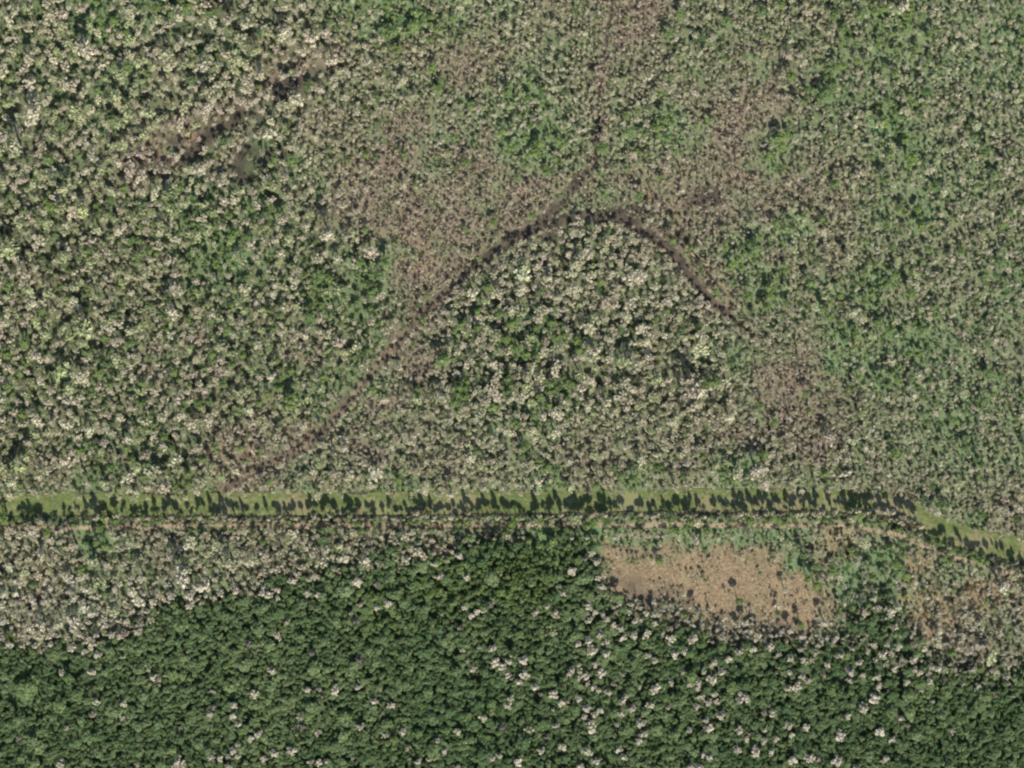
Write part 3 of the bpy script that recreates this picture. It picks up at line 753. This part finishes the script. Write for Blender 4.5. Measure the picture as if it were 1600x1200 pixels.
# ------------------------------------------------------------------ the single trees as objects
MC_P = [mesh_obj('crown', *crown_geo(110 + k, 420, **dict(PALE_KW, size=0.085, lobes=9, lobe_r=0.34, jit=0.8, fill=0.45)), M_TWIG, link=False).data for k in range(8)]
MC_B = [mesh_obj('crown', *crown_geo(170 + k, 420, **dict(BANK_KW, size=0.12)), M_TWIG, link=False).data for k in range(5)]
MT = [mesh_obj('trunk', *trunk_geo(130 + k, 5), M_BARK, link=False).data for k in range(6)]
MC_G = [mesh_obj('crown', *crown_geo(150 + k, 420, **dict(DARK_KW, size=0.11, lobes=10, lobe_r=0.38)), M_LEAF, link=False).data for k in range(8)]
ORD = ['', 'second ', 'third ', 'fourth ', 'fifth ', 'sixth ', 'seventh ', 'eighth ', 'ninth ', 'tenth ', 'eleventh ', 'twelfth ', 'thirteenth ', 'fourteenth ', 'fifteenth ', 'sixteenth ', 'seventeenth ', 'eighteenth ', 'nineteenth ', 'twentieth ']


def place_words(u, v, z):
    """Where a tree stands, told by the canal, the trails, the clearing and the forest."""
    if z == 'bank':
        k = min(int((u - 140) / 165), 7)
        return 'on south canal bank, ' + ['at the far left', 'left of the trail mouth', 'right of the trail mouth', 'under the straight middle stretch', 'near the middle', 'above the tan clearing', 'right of the tan clearing', 'by the canal bend'][k]
    if v > 800:
        side = ['far left', 'left', 'left centre', 'centre', 'right centre', 'right', 'far right'][min(int(max(u - 140, 0) / 189), 6)]
        if 940 < u < 1310 and v < 1010:
            part = 'under the tan clearing' if v > 930 else 'beside the tan clearing'
            return f'{part}, {["left end", "left half", "right half", "right end"][min(3, int((u - 940) / 93))]}'
        if v < 930: return f'along the forest top edge, {side}'
        row = ['upper', 'middle', 'lower', 'bottom'][min(3, int((v - 930) / 68))]
        return f'in the dark forest, {row} band, {side}'
    if 680 < u < 1130 and v > 370:
        if v > 570 and u < 915: return 'in the stand just above the canal, lower half'
        return 'inside the arched trail, ' + ('left side' if u < 800 else 'middle' if u < 940 else 'right side')
    row = 'top' if v < 200 else 'upper' if v < 400 else 'middle' if v < 600 else 'above the canal'
    side = 'far left' if u < 290 else 'left' if u < 470 else 'left of the trail' if u < 700 else 'right of the trail' if u < 1150 else 'right' if u < 1340 else 'far right'
    return f'in the swamp woods, {row}, {side}'


def name_all(lst, look):
    buckets = {}
    for q in lst:
        buckets.setdefault((look(q), place_words(q[0], q[1], q[4])), []).append(q)
    out = {}
    for (lk, pw), qs in buckets.items():
        qs.sort(key=lambda q: q[0])
        for i, q in enumerate(qs):
            if len(qs) == 1: s = f'{lk} {pw}'
            elif i == len(qs) - 1: s = f'rightmost {lk} {pw}'
            elif i == 0: s = f'leftmost {lk} {pw}'
            else: s = f'{ORD[i]}{lk} from left {pw}'
            out[id(q)] = s
    return out


def look_pale(q):
    return {'b': 'large chalky bare tree', 's': 'small pale bare tree', 'g': 'grey bare tree', '': 'pale bare tree'}[q[3]]


def look_green(q):
    return {'w': 'broad dark green crown', 'y': 'bright green leafy tree', 's': 'small green bush-like tree', '': 'dark green leafy tree'}[q[3]]


def single_tree(name, q, crown_me, trunk_me, tint, h, label, group):
    root = bpy.data.objects.new(name, None)
    root.empty_display_size = 0.3
    COL.objects.link(root)
    root.location = (float(wx(q[0])), float(wy(q[1])), 0)
    root.rotation_euler = (0, 0, random.random() * 6.283)
    root.scale = (q[2], q[2], h / 3.0)
    tag(root, label, 'tree', group)
    for nm, me in (('crown', crown_me), ('trunk', trunk_me)):
        o = bpy.data.objects.new(nm, me)
        o.parent = root
        COL.objects.link(o)
        if nm == 'crown':
            o['tint'] = [float(tint[0]), float(tint[1]), float(tint[2]), 1.0]


GRP = {'forest': 'bare trees in the dark forest', 'bank': 'bare trees lining the south canal bank', 'box': 'large bare trees inside the arched trail'}
labels = name_all(inds, look_pale)
for i, q in enumerate(inds):
    t = pale_tint(np.array([q[0]]), np.array([q[1]]), r_ind)[0]
    if q[3] == 'g': t = np.array([.23, .21, .18])
    elif q[4] == 'box': t = t * 0.4 + np.array([.47, .425, .335]) * 0.6
    elif q[4] == 'forest': t = t * 0.5 + np.array([.64, .585, .46]) * 0.5
    h = (13.5 + 3 * random.random()) if q[4] == 'bank' else (9.5 + 1.2 * q[2]) * (0.92 + 0.16 * random.random()) if q[4] == 'forest' else 2.0 * q[2] + 3
    single_tree('bare_tree', q, MC_B[i % 5] if q[4] == 'bank' else MC_P[i % 8], MT[i % 6], t, h, labels[id(q)], GRP[q[4]])

r_g = np.random.default_rng(12)
greens = gre + broad
labels = name_all(greens, look_green)
for i, q in enumerate(greens):
    br = {'y': 1.4, '': 0.6, 's': 0.3, 'w': 0.05}[q[3]]
    t = dark_tint(np.array([q[0]]), np.array([q[1]]), r_g, br)[0]
    single_tree('green_tree', q, MC_G[i % 8], MT[(i + 2) % 6], t, 8.0 + 0.9 * q[2] + 2 * random.random() if q[3] == 'w' else (4.4 if q[4] == 'stand' and q[3] != 's' else 2.6) * q[2] + 2.0, labels[id(q)], 'broad crowns in the dark forest' if q[3] == 'w' else 'green trees standing out of the swamp')

# fallen trunks lying on the reddish side trail
LOGS = [((1080, 348), (1091, 367), 'fallen pale trunk on the reddish side trail, left arm of the V'), ((1092, 366), (1109, 353), 'fallen pale trunk on the reddish side trail, right arm of the V'),
        ((1091, 374), (1113, 399), 'long fallen pale trunk slanting below the V of trunks'), ((1081, 395), (1092, 409), 'short fallen pale trunk left of the long slanting one')]
M_LOG = dirt_mat('dead_wood', (0.30, 0.26, 0.20), (0.45, 0.40, 0.31), 1.5)
for (a, b_, lb) in LOGS:
    x0, y0, x1, y1 = float(wx(a[0])), float(wy(a[1])), float(wx(b_[0])), float(wy(b_[1]))
    dx, dy = x1 - x0, y1 - y0; ln = math.hypot(dx, dy)
    root = bpy.data.objects.new('fallen_log', None); COL.objects.link(root); root.location = (x0, y0, 0)
    tag(root, lb, 'log', 'fallen trunks on the side trail')
    vv, ff = [], []
    zz_ = [0.55, 0.62, 0.5, 0.42]
    for k in range(3):
        t0, t1 = k / 3, (k + 1) / 3
        tube(vv, ff, (dx * t0, dy * t0, 1.1 + zz_[k]), (dx * t1, dy * t1, 1.1 + zz_[k + 1]), 0.55 - 0.12 * k, 0.43 - 0.12 * k, 8)
    mesh_obj('trunk', vv, ff, M_LOG, parent=root)
    for k in range(3):
        vv, ff = [], []
        t0 = 0.45 + 0.17 * k; sd = 1 if k % 2 else -1
        p = (dx * t0, dy * t0, 1.6); e = (p[0] + dx / ln * 1.6 - sd * dy / ln * 1.3, p[1] + dy / ln * 1.6 + sd * dx / ln * 1.3, 1.9)
        tube(vv, ff, p, e, 0.16, 0.06, 6)
        mesh_obj('branch', vv, ff, M_LOG, parent=root)
    # root plate that still props the butt end up
    vv, ff = [], []
    tube(vv, ff, (-dx / ln * 0.5, -dy / ln * 0.5, 1.3), (dx / ln * 0.1, dy / ln * 0.1, 1.5), 1.35, 0.6, 9)
    mesh_obj('root_plate', vv, ff, M_TRAIL, parent=root)
